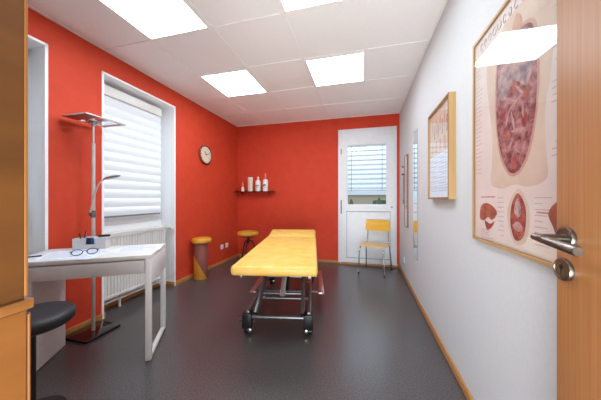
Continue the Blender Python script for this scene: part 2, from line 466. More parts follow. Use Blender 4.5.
# outside
struct('ground', BX((-60, -60, -.5), (60, 90, -.35)), M['ground'])
def tree(loc, h, r, label):
    t = NB(); n = 14
    prof = [(.05, 0)]+[(r*math.sin(math.pi*(.12+.86*i/n))**.8*(1.15-.5*i/n), h*i/n) for i in range(1, n)]+[(.05, h)]
    lathe(t, prof, 18)
    for v in t.verts: v.co *= 1+.14*(random.random()-.5)
    o = obj('garden_tree', t, M['leaf'], None, 60); o.location = loc
    return tag(o, label, 'tree', 'dark trees outside the back door')
tree((1.35, 22, -.35), 1.55, .38, 'dark bushy tree outside the back door glass, in the right half')
tree((2.25, 22.5, -.35), 1.6, .4, 'dark bushy tree outside the back door glass, nearest its right edge')
tree((-1.2, 26, -.35), 1.4, .35, 'small dark tree outside the back door glass, at its left edge')
hd = NB(); box(hd, (1.1, 29, -.35), (14, 30, 1.0), .2, 2)
o = obj('garden_hedge', hd, M['leaf'], None); tag(o, 'low dark hedge at the lower right of the back door glass', 'hedge')
hs = thing('distant_house', 'pale low house far behind the hedge outside the back door', 'house', (-1.5, 52, -.35))
obj('wall', BX((-6, -3, 0), (6, 3, 2.2)), M['house'], hs, 0)
rf = NB(); poly(rf, [(-6.3, -3.3, 2.2), (-6.3, 3.3, 2.2), (-6.3, 0, 2.9)], (12.6, 0, 0)); obj('roof', rf, M['pvc_line'], hs, 0)

# ------------------------------------------------------------------ entry door (open leaf on the right)
e = struct_root('door_2', (.47, YF+.02, 0))
LE = .748-(YF+.02)      # leaf length
lf = BX((0, 0, .008), (.042, LE, 2.02), .003, 2); obj('door_leaf', lf, M['door_wood'], e, 30)
fr = NB()
box(fr, (.0, -.19, 0), (.04, -.03, 2.06)); box(fr, (-.91, -.19, 0), (-.875, -.02, 2.06)); box(fr, (-.91, -.19, 2.025), (.04, -.02, 2.06))
obj('door_frame', fr, M['door_wood'], e, 0)
def rose(zc, yc):
    r = NB(); lathe(r, [(.0270, 0), (.0270, -.006), (.0255, -.0085), (.021, -.0095), (.0205, -.008), (.004, -.008)], 40, (0, yc, zc), 'x'); return r
yh = .713-(YF+.02)
hz, kz = 1.053, .977
hr = obj('handle_rose', rose(hz, yh), M['handle_steel'], e, 40)
hn = NB()
tube(hn, arc([(-.006, yh, hz), (-.03, yh, hz), (-.052, yh-.001, hz), (-.062, yh-.012, hz), (-.063, yh-.03, hz)], 5), .0088, 16)
tube(hn, [(-.0625, yh+.004, hz+.001), (-.0625, yh-.05, hz-.004), (-.0625, yh-.118, hz-.0095), (-.0625, yh-.121, hz-.0097)], [.0085, .0098, .0105, .0088], 24)
obj('door_handle', hn, M['handle_steel'], e, 50)
kr = obj('keyhole_rose', rose(kz, yh+.006), M['handle_steel'], e, 40)
kh = NB(); lathe(kh, [(.0062, -.0079), (.0062, -.0088)], 16, (0, yh+.006, kz+.006), 'x'); box(kh, (-.0088, yh+.0035, kz-.012), (-.0079, yh+.0085, kz+.006))
obj('keyhole', kh, M['black'], kr, 0)

# ------------------------------------------------------------------ wooden cabinets at the left edge
ux = -.50
c = thing('tall_wooden_cabinet', 'dark brown wooden wall unit filling the left photo edge, above the honey-coloured cabinet', 'cabinet', (ux-.3, 0, .993))
obj('cabinet_body', BX((-.35, YF+.002, 0), (.2985, .2505, 1.45), .001), M['cab_dark'], c, 0)
obj('cabinet_door', BX((-.35, .2505, .004), (.299, .2545, 1.45), .0008), M['cab_edge'], c, 0)
c = thing('low_wooden_cabinet', 'honey-coloured low wooden cabinet with protruding top board at bottom left', 'cabinet', (ux-.3, 0, 0))
obj('cabinet_body', BX((-.35, YF+.002, .05), (.2998, .2535, .977), .002), M['cab_light'], c, 0)
obj('cabinet_door', BX((-.35, .2535, .07), (.3, .258, .97), .002), M['cab_light'], c, 0)
obj('plinth', BX((-.35, YF+.002, 0), (.295, .22, .05)), M['cab_dark'], c, 0)
obj('top_board', BX((-.352, YF+.002, .977), (.3035, .2605, .993), .003), M['cab_edge'], c, 30)

# ------------------------------------------------------------------ desk
DR = R(32)
D = thing('desk', 'white desk with wide drawer front and frame legs below the floor lamp', 'desk', (-1.45, 1.38, 0), DR)
DL, DD = .81, .46
obj('desk_top', BX((-DL, 0, .722), (0, DD, .75), .003), M['desk'], D, 30)
obj('drawer', BX((-DL+.02, .004, .622), (-.04, .022, .714), .002), M['desk_grey'], D, 30)
ap = NB(); box(ap, (-DL+.01, .03, .63), (-.036, .045, .722)); box(ap, (-DL+.01, DD-.03, .63), (-.036, DD-.012, .722)); box(ap, (-DL+.02, .045, .63), (-.036, DD-.03, .634))
obj('under_tray', ap, M['desk_grey'], D, 0)
obj('side_panel', BX((-.034, .036, .545), (-.001, DD-.002, .722), .002), M['desk'], D, 30)
for y in (0.0, DD-.036):
    obj('leg', BX((-.036, y, .004), (0, y+.036, .722), .003), M['desk'], D, 30)
obj('foot_bar', BX((-.034, .036, .006), (-.002, DD-.036, .03), .003), M['desk'], D, 30)
ft = NB()
for y in (.018, DD-.018): lathe(ft, [(.012, 0), (.012, .006)], 12, (-.018, y, 0))
islands('foot', ft, M['black'], D)
pd = NB(); box(pd, (-DL+.002, .06, .004), (-.69, .41, .722), .003)
obj('pedestal', pd, M['desk'], D, 30)

Dm = Matrix.Translation((-1.45, 1.38, 0)) @ Matrix.Rotation(DR, 4, 'Z')
def on_desk(x, y, z=.75): return Dm @ Vector((x, y, z))
def flat(name, label, cat, x, y, w, h, rz, z, m, group=None, lines=0):
    t = obj(name, BX((-w/2, -h/2, 0), (w/2, h/2, .0012)), m, None, 0)
    t.location = on_desk(x, y, z); t.rotation_euler = (0, 0, DR+rz)
    tag(t, label, cat, group)
    if lines:
        ln = NB()
        for i in range(lines):
            yy = h/2-.03-i*(h-.06)/max(1, lines-1); ww = w*(.78 if i % 4 else .5)
            box(ln, (-w*.4, yy-.002, .0012), (-w*.4+ww, yy+.002, .0016))
        obj('printed_lines', ln, M['ink'], t, 0)
    return t
flat('paper_sheet', 'white paper sheet at the cabinet end of the desk', 'paper', -.60, .20, .21, .30, R(14), .7502, M['paper'], 'papers on the desk', 8)
flat('paper_sheet', 'white paper sheet under the blue spectacles', 'paper', -.42, .15, .21, .297, R(-16), .7504, M['paper'], 'papers on the desk', 7)
flat('paper_sheet', 'white printed sheet at the radiator end of the desk', 'paper', -.15, .27, .30, .21, R(8), .7502, M['paper'], 'papers on the desk', 6)

def pen(label, p, q, m):
    t = thing('pen', label, 'pen', p, 0, 'pens on the desk')
    q = Vector(q)-Vector(p); b = NB(); tube(b, [(0, 0, 0), q*.12, q*.9], [.0015, .0042, .0042], 8); obj('barrel', b, m, t)
    c = NB(); tube(c, [q*.88, q], [.0048, .004], 8); obj('cap', c, m, t)
    return t
pp = on_desk(-.79, .13, .756); qq = on_desk(-.70, .17, .756)
pen('blue pen lying on the desk beside the wooden cabinet', pp, qq, M['blue_frame'])

# desk organizer with cards and pens
ox, oy = -.512, .392
og = thing('desk_organizer', 'frosted desk organizer box with three compartments, in front of the lamp pole', 'organizer', on_desk(ox, oy), DR-R(4))
def tray(lo, hi, h, th=.003):
    b = NB()
    box(b, (lo[0], lo[1], 0), (hi[0], hi[1], th)); box(b, (lo[0], lo[1], 0), (hi[0], lo[1]+th, h)); box(b, (lo[0], hi[1]-th, 0), (hi[0], hi[1], h))
    box(b, (lo[0], lo[1], 0), (lo[0]+th, hi[1], h)); box(b, (hi[0]-th, lo[1], 0), (hi[0], hi[1], h)); return b
obj('pen_compartment', tray((-.14, -.035), (-.06, .045), .085), M['acrylic'], og, 0)
obj('card_compartment', tray((-.06, -.035), (.04, .045), .038), M['acrylic'], og, 0)
obj('note_compartment', tray((.04, -.035), (.135, .045), .082), M['acrylic'], og, 0)
og.scale = (.8, 1, 1)
og_m = Matrix.Translation(on_desk(ox, oy)) @ Matrix.Rotation(DR-R(4), 4, 'Z') @ Matrix.Diagonal((.8, 1, 1, 1))
cdm = NB(); box(cdm, (-.043, -.003, 0), (.045, .003, .086), .002)
cardo = obj('card_box', cdm, [M['blue_card']], None, 0); cardo.location = og_m @ Vector((-.011, .0, .0045)); cardo.rotation_euler = (R(-8), 0, DR-R(4)); cardo.scale = (.8, 1, 1)
tag(cardo, 'blue card pack standing in the middle of the desk organizer', 'card box')
obj('dark_label', BX((-.042, -.0036, .02), (-.002, -.0028, .078)), M['navy_card'], cardo, 0)
obj('white_edge', BX((-.043, -.0036, .08), (.045, .0036, .09), .001), M['white_plastic'], cardo, 0)
pen('black pen leaning right out of the organizer box', og_m @ Vector((-.085, .01, .008)), og_m @ Vector((-.06, .012, .14)), M['black'])
pen('dark grey pen leaning left in the organizer box', og_m @ Vector((-.095, .02, .006)), og_m @ Vector((-.122, .022, .122)), M['dark_metal'])
pen('silver pen standing upright in the organizer box', og_m @ Vector((-.08, .025, .006)), og_m @ Vector((-.07, .028, .135)), M['steel'])
st = thing('stapler', 'small black stapler lying on top of the right organizer compartment', 'stapler', og_m @ Vector((.088, .005, .0825)), DR+R(20))
b = NB(); box(b, (-.055, -.036, 0), (.05, .036, .006), .003); obj('base', b, M['acrylic'], st)
b = NB(); box(b, (-.03, -.012, .006), (.05, .012, .024), .008); obj('jaw', b, M['black'], st)

# spectacles
gp = Vector((-1.89, 1.255, .7522))
gl = thing('spectacles', 'dark blue framed spectacles lying open on the paper', 'spectacles', gp, R(236))
for s in (-1, 1):
    b = NB(); pts = [Vector((s*.036+.026*math.cos(a), 0, .022+.019*math.sin(a))) for a in [2*math.pi*i/20 for i in range(21)]]
    tube(b, pts, .0028, 6, False); obj('lens_rim', b, M['blue_frame'], gl)
    b = NB(); tube(b, arc([(s*.064, 0, .03), (s*.068, -.03, .026), (s*.068, -.10, .01), (s*.062, -.14, .003)]), .0028, 6); obj('temple', b, M['blue_frame'], gl)
    b = NB(); lathe(b, [(.024, -.0005), (.024, .0005)], 20, (s*.036, 0, .022), 'y'); obj('lens', b, M['pane'], gl)
gl.scale = (1.12, 1.12, 1.0)
b = NB(); tube(b, arc([(-.012, 0, .026), (0, 0, .03), (.012, 0, .026)]), .0025, 6); obj('bridge', b, M['blue_frame'], gl)

# ------------------------------------------------------------------ floor lamp
px_, py_ = -2.232, 1.548
L = thing('floor_lamp', 'tall steel floor lamp with flat rectangular uplight and reading arm behind the desk', 'floor lamp', (px_, py_, 0))
obj('base_plate', BX((-.135, -.14, 0), (.125, .14, .022), .003), mat('dark_mirror_steel', (96, 90, 90), .12, 1, vary=.03), L, 30)
p = NB(); tube(p, [(0, 0, .018), (0, 0, 1.62)], .0135, 20); obj('lower_pole', p, M['pole_steel'], L)
p = NB(); tube(p, [(.0, 0, 1.62), (0, 0, 1.83)], .008, 16); obj('upper_pole', p, M['pole_steel'], L)
hx0, hx1, hy0, hy1 = -.135, .13, -.145, .185; zt = 1.815
hd = NB(); q = .022
box(hd, (hx0, hy0, zt), (hx1, hy0+.11, zt+.012), .002)
for lo, hi in (((hx0, hy0+.11), (hx0+q, hy1)), ((hx1-q, hy0+.11), (hx1, hy1)), ((hx0+q, hy1-q), (hx1-q, hy1)), ((hx0+q, .02), (hx1-q, .05))):
    box(hd, (lo[0], lo[1], zt), (hi[0], hi[1], zt+.012), .002)
obj('lamp_head', hd, M['steel'], L, 0)
obj('glass_insert', poly(NB(), [(hx0+q, hy0+.11, zt+.01), (hx1-q, hy0+.11, zt+.01), (hx1-q, hy1-q, zt+.01), (hx0+q, hy1-q, zt+.01)]), M['pane'], L, 0)
nk = NB(); box(nk, (-.03, -.045, zt-.014), (.03, .05, zt), .004); lathe(nk, [(.016, zt-.05), (.016, zt-.012)], 16); obj('head_joint', nk, M['steel'], L)
cl = NB(); lathe(cl, [(.019, .985), (.019, 1.045)], 20); box(cl, (-.012, -.03, 1.0), (.03, .0, 1.03), .004); obj('arm_collar', cl, M['grey_metal'], L)
rv = Vector((.968, .2514, 0))
ap_ = [Vector((.0, -.024, 1.03)), rv*.022+Vector((0, -.02, 1.14)), rv*.045+Vector((0, -.02, 1.22)), rv*.08+Vector((0, -.02, 1.285)), rv*.115+Vector((0, -.02, 1.31))]
am = NB(); tube(am, arc(ap_), .0062, 10); obj('reading_arm', am, M['pole_steel'], L)
rh = NB(); lathe(rh, [(.004, -.008), (.04, -.006), (.046, 0), (.03, .008), (.004, .011)], 28)
for v in rh.verts: v.co.x *= 1.6; v.co.y *= .8
ro = obj('reading_head', rh, M['steel'], L, 50)
ro.location = rv*.178+Vector((0, -.02, 1.328)); ro.rotation_euler = (0, R(-14), math.atan2(rv.y, rv.x))

# ------------------------------------------------------------------ black swivel stool
S = thing('stool', 'black round padded stool in front of the desk at bottom left', 'stool', (-1.672, .868, 0))
b = NB(); lathe(b, [(.10, .478), (.15, .482), (.164, .496), (.167, .522), (.163, .538), (.15, .548), (.11, .552), (.01, .554)], 48); obj('seat', b, M['black_vinyl'], S, 60)
b = NB(); lathe(b, [(.012, .02), (.012, .46), (.06, .466), (.06, .48)], 20); obj('column', b, M['black'], S, 40)
b = NB(); lathe(b, [(.125, 0), (.13, .006), (.128, .014), (.06, .022), (.02, .034)], 40); obj('base', b, M['black'], S, 40)

# ------------------------------------------------------------------ massage table
MT = thing('massage_table', 'long yellow padded massage table on a grey scissor lift base', 'massage table', (-.70, 1.94, 0), R(11.4))
hw = .332
b = NB(); box(b, (-hw, -.255, .56), (hw, 1.225, .638), .03, 5); obj('main_cushion', b, M['yellow'], MT, 60)
b = NB(); box(b, (-hw+.004, 0, -.078), (hw-.004, .36, 0), .03, 5); hc = obj('head_cushion', b, M['yellow'], MT, 60); hc.location = (0, 1.215, .638); hc.rotation_euler = (R(8), 0, 0)
b = NB()
for s in (-1, 1): box(b, (s*.27-.015, -.2, .528), (s*.27+.015, 1.2, .558), .003)
for y in (-.12, .55, 1.15): box(b, (-.27, y-.015, .53), (.27, y+.015, .556), .003)
obj('top_frame', b, M['grey_metal'], MT, 30)
b = NB()
for s in (-1, 1): box(b, (s*.262-.016, -.02, .155), (s*.262+.016, 1.22, .19), .004)
islands('base_rail', b, M['grey_metal'], MT, 30)
b = NB()
for y, z in ((-.0, .135), (.05, .105), (.42, .125), (1.2, .12)): tube(b, [(-.24, y, z), (.24, y, z)], .017, 14)
islands('cross_bar', b, M['grey_metal'], MT)
for s in (-1, 1):
    for y in (0.0, 1.2):
        b = NB(); box(b, (s*.26-.042, y-.045, .05), (s*.26+.036, y+.045, .175), .004); ft = obj('corner_block', b, M['dark_metal'], MT, 30)
        b = NB()
        tube(b, [(s*.26-.026, y-.0, .033), (s*.26+.026, y, .033)], .033, 20)
        box(b, (s*.26-.032, y-.02, .03), (s*.26+.032, y+.02, .07), .004); obj('caster', b, M['dark_metal'], ft)
        b = NB(); lathe(b, [(.018, -.0), (.018, -.012), (.006, -.016)], 14, (s*.26-s*.02, y-.034, .04), 'y'); obj('foot_pad', b, M['steel'], ft)
b = NB()
for z in (.155, .105): tube(b, [(-.286, -.02, z), (-.33, -.03, z)], .007, 10)
islands('brake_pedal', b, M['black'], MT)
# scissor arms
for s in (-1, 1):
    b = NB(); m = Matrix()
    def bar(bm, p, q, w=.018, h=.022):
        p, q = Vector(p), Vector(q); dd = q-p; L_ = dd.length
        mt = Matrix.Translation((p+q)/2) @ dd.to_track_quat('Y', 'Z').to_matrix().to_4x4()
        box(bm, (-w, -L_/2, -h), (w, L_/2, h), .004, 2, mt)
    bar(b, (s*.205, .05, .135), (s*.19, .86, .54)); obj('lift_arm', b, M['grey_metal'], MT, 30)
    b = NB(); bar(b, (s*.165, 1.1, .135), (s*.165, .26, .54)); obj('lift_arm', b, M['grey_metal'], MT, 30)
b = NB()
tube(b, [(-.2, .28, .23), (.2, .28, .23)], .016, 14); tube(b, [(-.21, .42, .2), (.21, .42, .2)], .014, 14); tube(b, [(-.2, .46, .335), (.2, .46, .335)], .016, 14)
islands('arm_brace', b, M['grey_metal'], MT)
b = NB(); tube(b, [(.03, .30, .27), (.02, .66, .46)], .03, 18); ac = obj('lift_motor', b, M['dark_metal'], MT)
b = NB(); tube(b, [(.03, .06, .32), (.03, .34, .50)], .021, 16); tube(b, [(.03, .045, .31), (.03, .075, .33)], .026, 16); obj('piston', b, M['pole_steel'], ac)
b = NB(); box(b, (-.13, .1, .45), (-.05, .24, .53), .01); obj('control_box', b, M['black'], MT)
for s in (-1, 1):
    xs = s*.345+.03
    b = NB(); box(b, (xs-.03, .36, .192), (xs+.03, 1.1, .212), .004); fb = obj('foot_bar', b, M['steel'], MT, 30)
    for y in (.5, 1.0):
        b = NB(); box(b, (min(xs, s*.26), y-.012, .165), (max(xs, s*.26), y+.012, .18)); box(b, (xs-.01, y-.012, .165), (xs+.01, y+.012, .192))
        obj('bar_bracket', b, M['grey_metal'], fb, 0)

# ------------------------------------------------------------------ yellow stools
PF = thing('column_stool', 'yellow and mauve round column stool with padded top against the red wall', 'stool', (-2.262, 3.0, 0))
b = NB(); lathe(b, [(.092, 0), (.098, .01), (.098, .5), (.092, .508)], 40)
m, nt, bs = base_mat('two_tone_column')
tc = nt.nodes.new('ShaderNodeTexCoord'); sp = nt.nodes.new('ShaderNodeSeparateXYZ'); nt.links.new(tc.outputs['Object'], sp.inputs[0])
ma = nt.nodes.new('ShaderNodeMath'); ma.operation = 'MULTIPLY_ADD'; ma.inputs[1].default_value = 1.9
mc = nt.nodes.new('ShaderNodeVectorMath'); mc.operation = 'DOT_PRODUCT'; mc.inputs[1].default_value = (.8, .6, 0)
nt.links.new(tc.outputs['Object'], mc.inputs[0]); nt.links.new(mc.outputs['Value'], ma.inputs[0]); ma.inputs[2].default_value = 0
mb = nt.nodes.new('ShaderNodeMath'); mb.operation = 'ADD'; nt.links.new(sp.outputs['Z'], mb.inputs[0]); nt.links.new(ma.outputs[0], mb.inputs[1])
gt = nt.nodes.new('ShaderNodeMath'); gt.operation = 'GREATER_THAN'; gt.inputs[1].default_value = .165; nt.links.new(mb.outputs[0], gt.inputs[0])
mx = nt.nodes.new('ShaderNodeMix'); mx.data_type = 'RGBA'; nt.links.new(gt.outputs[0], mx.inputs[0])
mx.inputs[6].default_value = lin((206, 140, 40)); mx.inputs[7].default_value = lin((138, 76, 66)); nt.links.new(mx.outputs[2], bs.inputs['Base Color']); bs.inputs['Roughness'].default_value = .6
obj('column', b, m, PF, 40)
b = NB(); lathe(b, [(.10, .508), (.128, .514), (.136, .535), (.134, .562), (.12, .58), (.08, .588), (.005, .59)], 40); cu = obj('cushion', b, M['yellow_seat'], PF, 60); cu.location = (.008, .006, 0)

TS = thing('round_stool', 'round yellow padded stool on thin black legs in the red corner', 'stool', (-1.95, 3.86, 0))
b = NB(); lathe(b, [(.14, .50), (.178, .506), (.19, .525), (.188, .552), (.172, .57), (.1, .578), (.005, .58)], 40); obj('cushion', b, M['yellow_seat'], TS, 60)
b = NB(); lathe(b, [(.13, .485), (.13, .5)], 30); tube(b, [(0, 0, .36), (0, 0, .49)], .02, 12); obj('swivel', b, M['black'], TS)
for i in range(3):
    a = R(-80+120*i); ca, sa = math.cos(a), math.sin(a)
    b = NB(); tube(b, arc([(ca*.02, sa*.02, .42), (ca*.09, sa*.09, .36), (ca*.15, sa*.15, .12), (ca*.19, sa*.19, .008)]), .011, 10); obj('leg', b, M['black'], TS)

# ------------------------------------------------------------------ chair
CH = thing('chair', 'yellow plywood chair with chrome legs in front of the white back door', 'chair', (.175, 3.93, 0), R(-17))
b = NB(); n = 12
# seat: rounded, slightly dished slab
def slab(bm, w, d_, th, fx, nx=12, ny=10):
    top, bot = [], []
    for j in range(ny+1):
        rt, rb = [], []
        for i in range(nx+1):
            u, v = i/nx*2-1, j/ny*2-1
            k_ = 1-.05*abs(v)**6; k2 = 1-.05*abs(u)**6
            x, y = u*w/2*k_, v*d_/2*k2
            z = fx(u, v)
            rt.append(bm.verts.new((x, y, z+th))); rb.append(bm.verts.new((x, y, z)))
        top.append(rt); bot.append(rb)
    for j in range(ny):
        for i in range(nx):
            bm.faces.new((top[j][i], top[j][i+1], top[j+1][i+1], top[j+1][i])); bm.faces.new((bot[j][i], bot[j+1][i], bot[j+1][i+1], bot[j][i+1]))
    for i in range(nx):
        bm.faces.new((top[0][i], bot[0][i], bot[0][i+1], top[0][i+1])); bm.faces.new((top[ny][i], top[ny][i+1], bot[ny][i+1], bot[ny][i]))
    for j in range(ny):
        bm.faces.new((top[j][0], top[j+1][0], bot[j+1][0], bot[j][0])); bm.faces.new((top[j][nx], bot[j][nx], bot[j+1][nx], top[j+1][nx]))
slab(b, .40, .38, .012, lambda u, v: .425-.012*(1-u*u)*(.5+.5*v)-.012*max(0, -v-.6))
obj('seat', b, M['pale_ply'], CH, 50)
b = NB(); slab(b, .385, .175, .011, lambda u, v: .03*u*u)
bk = obj('backrest', b, M['yellow_ply'], CH, 50); bk.location = (0, .225, .705); bk.rotation_euler = (R(-100), 0, 0)
bk.rotation_euler = (R(80), 0, 0)
for s in (-1, 1):
    b = NB(); tube(b, arc([(s*.165, -.10, .415), (s*.172, -.165, .40), (s*.18, -.185, .36), (s*.19, -.20, .01)]), .0095, 12); lg = obj('leg', b, M['chrome'], CH)
    b = NB(); lathe(b, [(.012, 0), (.012, .02), (.01, .024)], 12, (s*.19, -.2, 0)); obj('foot_cap', b, M['black'], lg)
    b = NB(); tube(b, arc([(s*.165, -.10, .415), (s*.17, .1, .412), (s*.185, .17, .39), (s*.19, .2, .3), (s*.205, .245, .01)]), .0095, 12); lg = obj('leg', b, M['chrome'], CH)
    b = NB(); lathe(b, [(.012, 0), (.012, .02), (.01, .024)], 12, (s*.205, .245, 0)); obj('foot_cap', b, M['black'], lg)
    b = NB(); tube(b, arc([(s*.165, .06, .413), (s*.168, .16, .43), (s*.166, .195, .50), (s*.16, .232, .76)]), .009, 12); obj('back_support', b, M['chrome'], CH)
b = NB(); tube(b, [(-.165, -.10, .414), (.165, -.10, .414)], .008, 10); tube(b, [(-.17, .1, .412), (.17, .1, .412)], .008, 10); islands('seat_rail', b, M['chrome'], CH)

# ------------------------------------------------------------------ wall clock, shelf, bottles, sockets
CK = thing('wall_clock', 'round wall clock with brown rim and cream face on the red wall', 'clock', (XL, 3.275, 1.832))
CK.scale = (1, 1.08, 1.08)
b = NB(); lathe(b, [(.142, 0), (.146, .012), (.14, .03), (.128, .036), (.120, .03), (.118, .02)], 48, axis='x'); obj('rim', b, M['clock_rim'], CK, 50)
b = NB(); lathe(b, [(.12, .018), (.12, .021)], 48, axis='x'); obj('face', b, M['clock_face'], CK, 40)
for i in range(12):
    b = NB(); box(b, (.021, -.004, .088), (.0225, .004, .106), 0, 2, Matrix.Rotation(R(30*i), 4, 'X')); obj('hour_mark', b, M['ink'], CK, 0)
for a, ln_, w_ in ((R(-70), .085, .004), (R(35), .055, .005)):
    b = NB(); box(b, (.024, -w_, -.012), (.0255, w_, ln_), 0, 2, Matrix.Rotation(a, 4, 'X')); obj('hand', b, M['dark_ink'], CK, 0)

SH = thing('wall_shelf', 'small dark shelf with bottles in the red corner', 'shelf', (-2.0, YB, 1.283))
obj('shelf_board', BX((-.398, -.14, -.012), (.40, 0, 0), .002), M['shelf_glass'], SH, 30)
for x in (-.28, .28):
    b = NB(); box(b, (x-.008, -.10, -.022), (x+.008, 0, -.012)); box(b, (x-.008, -.012, -.06), (x+.008, 0, -.012)); obj('bracket', b, M['shelf_glass'], SH, 0)

def bottle(name, label, x, y, prof, cap, m, mc, marks=()):
    t = thing(name, label, 'bottle', (x, y, 1.283), 0, 'bottles on the corner shelf')
    b = NB(); lathe(b, prof, 28); obj('bottle_body', b, m, t, 40)
    b = NB(); lathe(b, cap, 20); obj('cap', b, mc, t, 40)
    if marks:
        b = NB()
        r = max(p[0] for p in prof)+.0006
        for a0, a1, z0, z1 in marks:
            k_ = 6; lo = []; hi = []
            for i in range(k_+1):
                a = R(-90+a0+(a1-a0)*i/k_); lo.append(b.verts.new((r*math.cos(a), r*math.sin(a), z0))); hi.append(b.verts.new((r*math.cos(a), r*math.sin(a), z1)))
            for i in range(k_): b.faces.new((lo[i], lo[i+1], hi[i+1], hi[i]))
        obj('printed_mark', b, M['dark_ink'], t, 0)
    return t
ys = YB-.07
bottle('small_bottle', 'smallest white bottle with pink tip, nearest the corner on the shelf', -2.245, ys, [(.026, 0), (.028, .01), (.028, .06), (.02, .085)], [(.021, .085), (.021, .12), (.016, .14), (.008, .185)], M['white_plastic'], M['pink_cap'])
t = thing('dispenser_box', 'pale rounded canister without spout, second from the corner on the shelf', 'canister', (-2.085, ys, 1.283), 0)
b = NB(); lathe(b, [(.046, 0), (.05, .008), (.05, .232), (.046, .24)], 32); obj('canister_body', b, M['cream_plastic'], t, 40)
b = NB(); lathe(b, [(.051, .24), (.051, .262), (.046, .27)], 32); obj('lid', b, M['white_plastic'], t, 40)
bottle('lotion_bottle', 'white bottle with short round cap and dark print on the shelf', -1.925, ys, [(.046, 0), (.05, .008), (.05, .18), (.04, .205), (.02, .215)], [(.018, .215), (.019, .225), (.019, .262), (.012, .274)], M['white_plastic'], M['cream_plastic'], ((-35, -8, .09, .125), (6, 34, .095, .12), (-20, 24, .07, .077)))
bottle('pump_bottle', 'tallest white bottle with long pinkish nozzle on the shelf', -1.775, ys, [(.046, 0), (.05, .008), (.05, .195), (.036, .222), (.018, .232)], [(.018, .232), (.018, .26), (.017, .268), (.016, .335), (.010, .342)], M['white_plastic'], M['pink_cap'], ((-34, -2, .09, .13), (0, 30, .105, .13), (-20, 24, .07, .077)))
g = thing('glass_jar', 'tiny clear reddish glass on the corner end of the shelf', 'glass', (-2.345, ys, 1.283))
b = NB(); lathe(b, [(.03, 0), (.034, .005), (.036, .06), (.033, .06), (.031, .008), (.004, .006)], 24); obj('glass_body', b, glass_mat('clear_jar', (255, 232, 226), 1.5), g, 40)

def socket(loc, rz, label, cat='socket'):
    t = thing('power_socket', label, cat, loc, rz, 'white wall sockets')
    obj('cover_plate', BX((-.04, -.009, -.04), (.04, 0, .04), .004), M['white_plastic'], t, 30)
    b = NB(); lathe(b, [(.026, -.0092), (.024, -.0098), (.022, -.004), (.003, -.004)], 24, axis='y'); obj('socket_well', b, M['acrylic'], t, 40)
    return t
socket((XL, 3.745, .30), R(90), 'white wall socket on the red wall nearer the column stool')
socket((XL, 3.90, .30), R(90), 'white wall socket on the red wall nearer the corner')
socket((XR, 3.78, .26), R(-90), 'white wall socket low on the white wall beside the chair')

# ------------------------------------------------------------------ pictures and mirror on the right wall
def framed(name, label, cat, y0, y1, z0, z1, depth, fw, mf, mfh, group=None):
    """y0 near side, y1 far side; faces -X"""
    t = thing(name, label, cat, (XR, (y0+y1)/2, z0), 0, group)
    h = (y1-y0)/2; H = z1-z0
    b = NB(); box(b, (-depth, -h, 0), (0, -h+fw, H), .0015); box(b, (-depth, h-fw, 0), (0, h, H), .0015); islands('frame_upright', b, mf, t, 0)
    b = NB(); box(b, (-depth, -h+fw, 0), (0, h-fw, fw), .0015); box(b, (-depth, -h+fw, H-fw), (0, h-fw, H), .0015); islands('frame_rail', b, mfh, t, 0)
    return t, h, H

# large anatomy chart
cy0, cy1, cz0, cz1 = .775, 1.477, .934, 1.958
t, h, H = framed('anatomy_chart', 'large framed anatomy chart of a torso on the white wall by the open door', 'picture', cy0, cy1, cz0, cz1, .02, .013, M['frame_wood'], M['frame_wood_h'])
px0 = -.0105
pr = obj('print', BX((px0, -h+.012, .012), (-.004, h-.012, H-.012)), M['chart_paper'], t, 0)
cm = (cy0+cy1)/2
def chart_poly(name, pts, m, lev, parent=pr):
    P = [(y-cm, z-cz0) for y, z in pts]
    b = NB(); poly(b, [(px0-.0004*lev, y, z) for y, z in P]); return obj(name, b, m, parent, 0)
def smooth_loop(pts, n=5):
    P = [Vector((p[0], p[1], 0)) for p in pts]; N_ = len(P); out = []
    for i in range(N_):
        a, b_, c_, d_ = P[i-1], P[i], P[(i+1) % N_], P[(i+2) % N_]
        for k_ in range(n):
            u = k_/n; v = .5*((2*b_)+(c_-a)*u+(2*a-5*b_+4*c_-d_)*u*u+(3*b_-a-3*c_+d_)*u**3); out.append((v.x, v.y))
    return out
ax = 1.126    # axis of the big torso
def sym(pts): return [(ax+y, z) for y, z in pts]+[(ax-y, z) for y, z in pts[::-1]]
chart_poly('skin_area', smooth_loop(sym([(.06, 1.88), (.10, 1.845), (.20, 1.80), (.215, 1.70), (.19, 1.56), (.165, 1.42), (.17, 1.30), (.175, 1.215), (.09, 1.19), (.02, 1.20)])), M['chart_skin'], 1)
chart_poly('skin_rim', smooth_loop(sym([(.05, 1.80), (.125, 1.755), (.142, 1.58), (.130, 1.44), (.095, 1.315), (.045, 1.25), (.01, 1.236)])), M['chart_rim'], 2)
chart_poly('organ_area', smooth_loop(sym([(.045, 1.79), (.115, 1.745), (.13, 1.58), (.12, 1.44), (.085, 1.325), (.04, 1.262), (.01, 1.248)])), M['organ'], 3)
chart_poly('lung_area', smooth_loop(sym([(.035, 1.785), (.105, 1.74), (.112, 1.62), (.075, 1.56), (.02, 1.60)])), M['organ_grey'], 4)
chart_poly('neck_area', smooth_loop([(1.11, 1.86), (1.08, 1.83), (1.085, 1.78), (1.10, 1.76), (1.13, 1.77), (1.135, 1.82)]), M['chart_rim'], 5)
chart_poly('sleeve_area', smooth_loop([(1.06, 1.80), (.96, 1.83), (.86, 1.845), (.86, 1.79), (.95, 1.775)]), M['chart_skin'], 5)
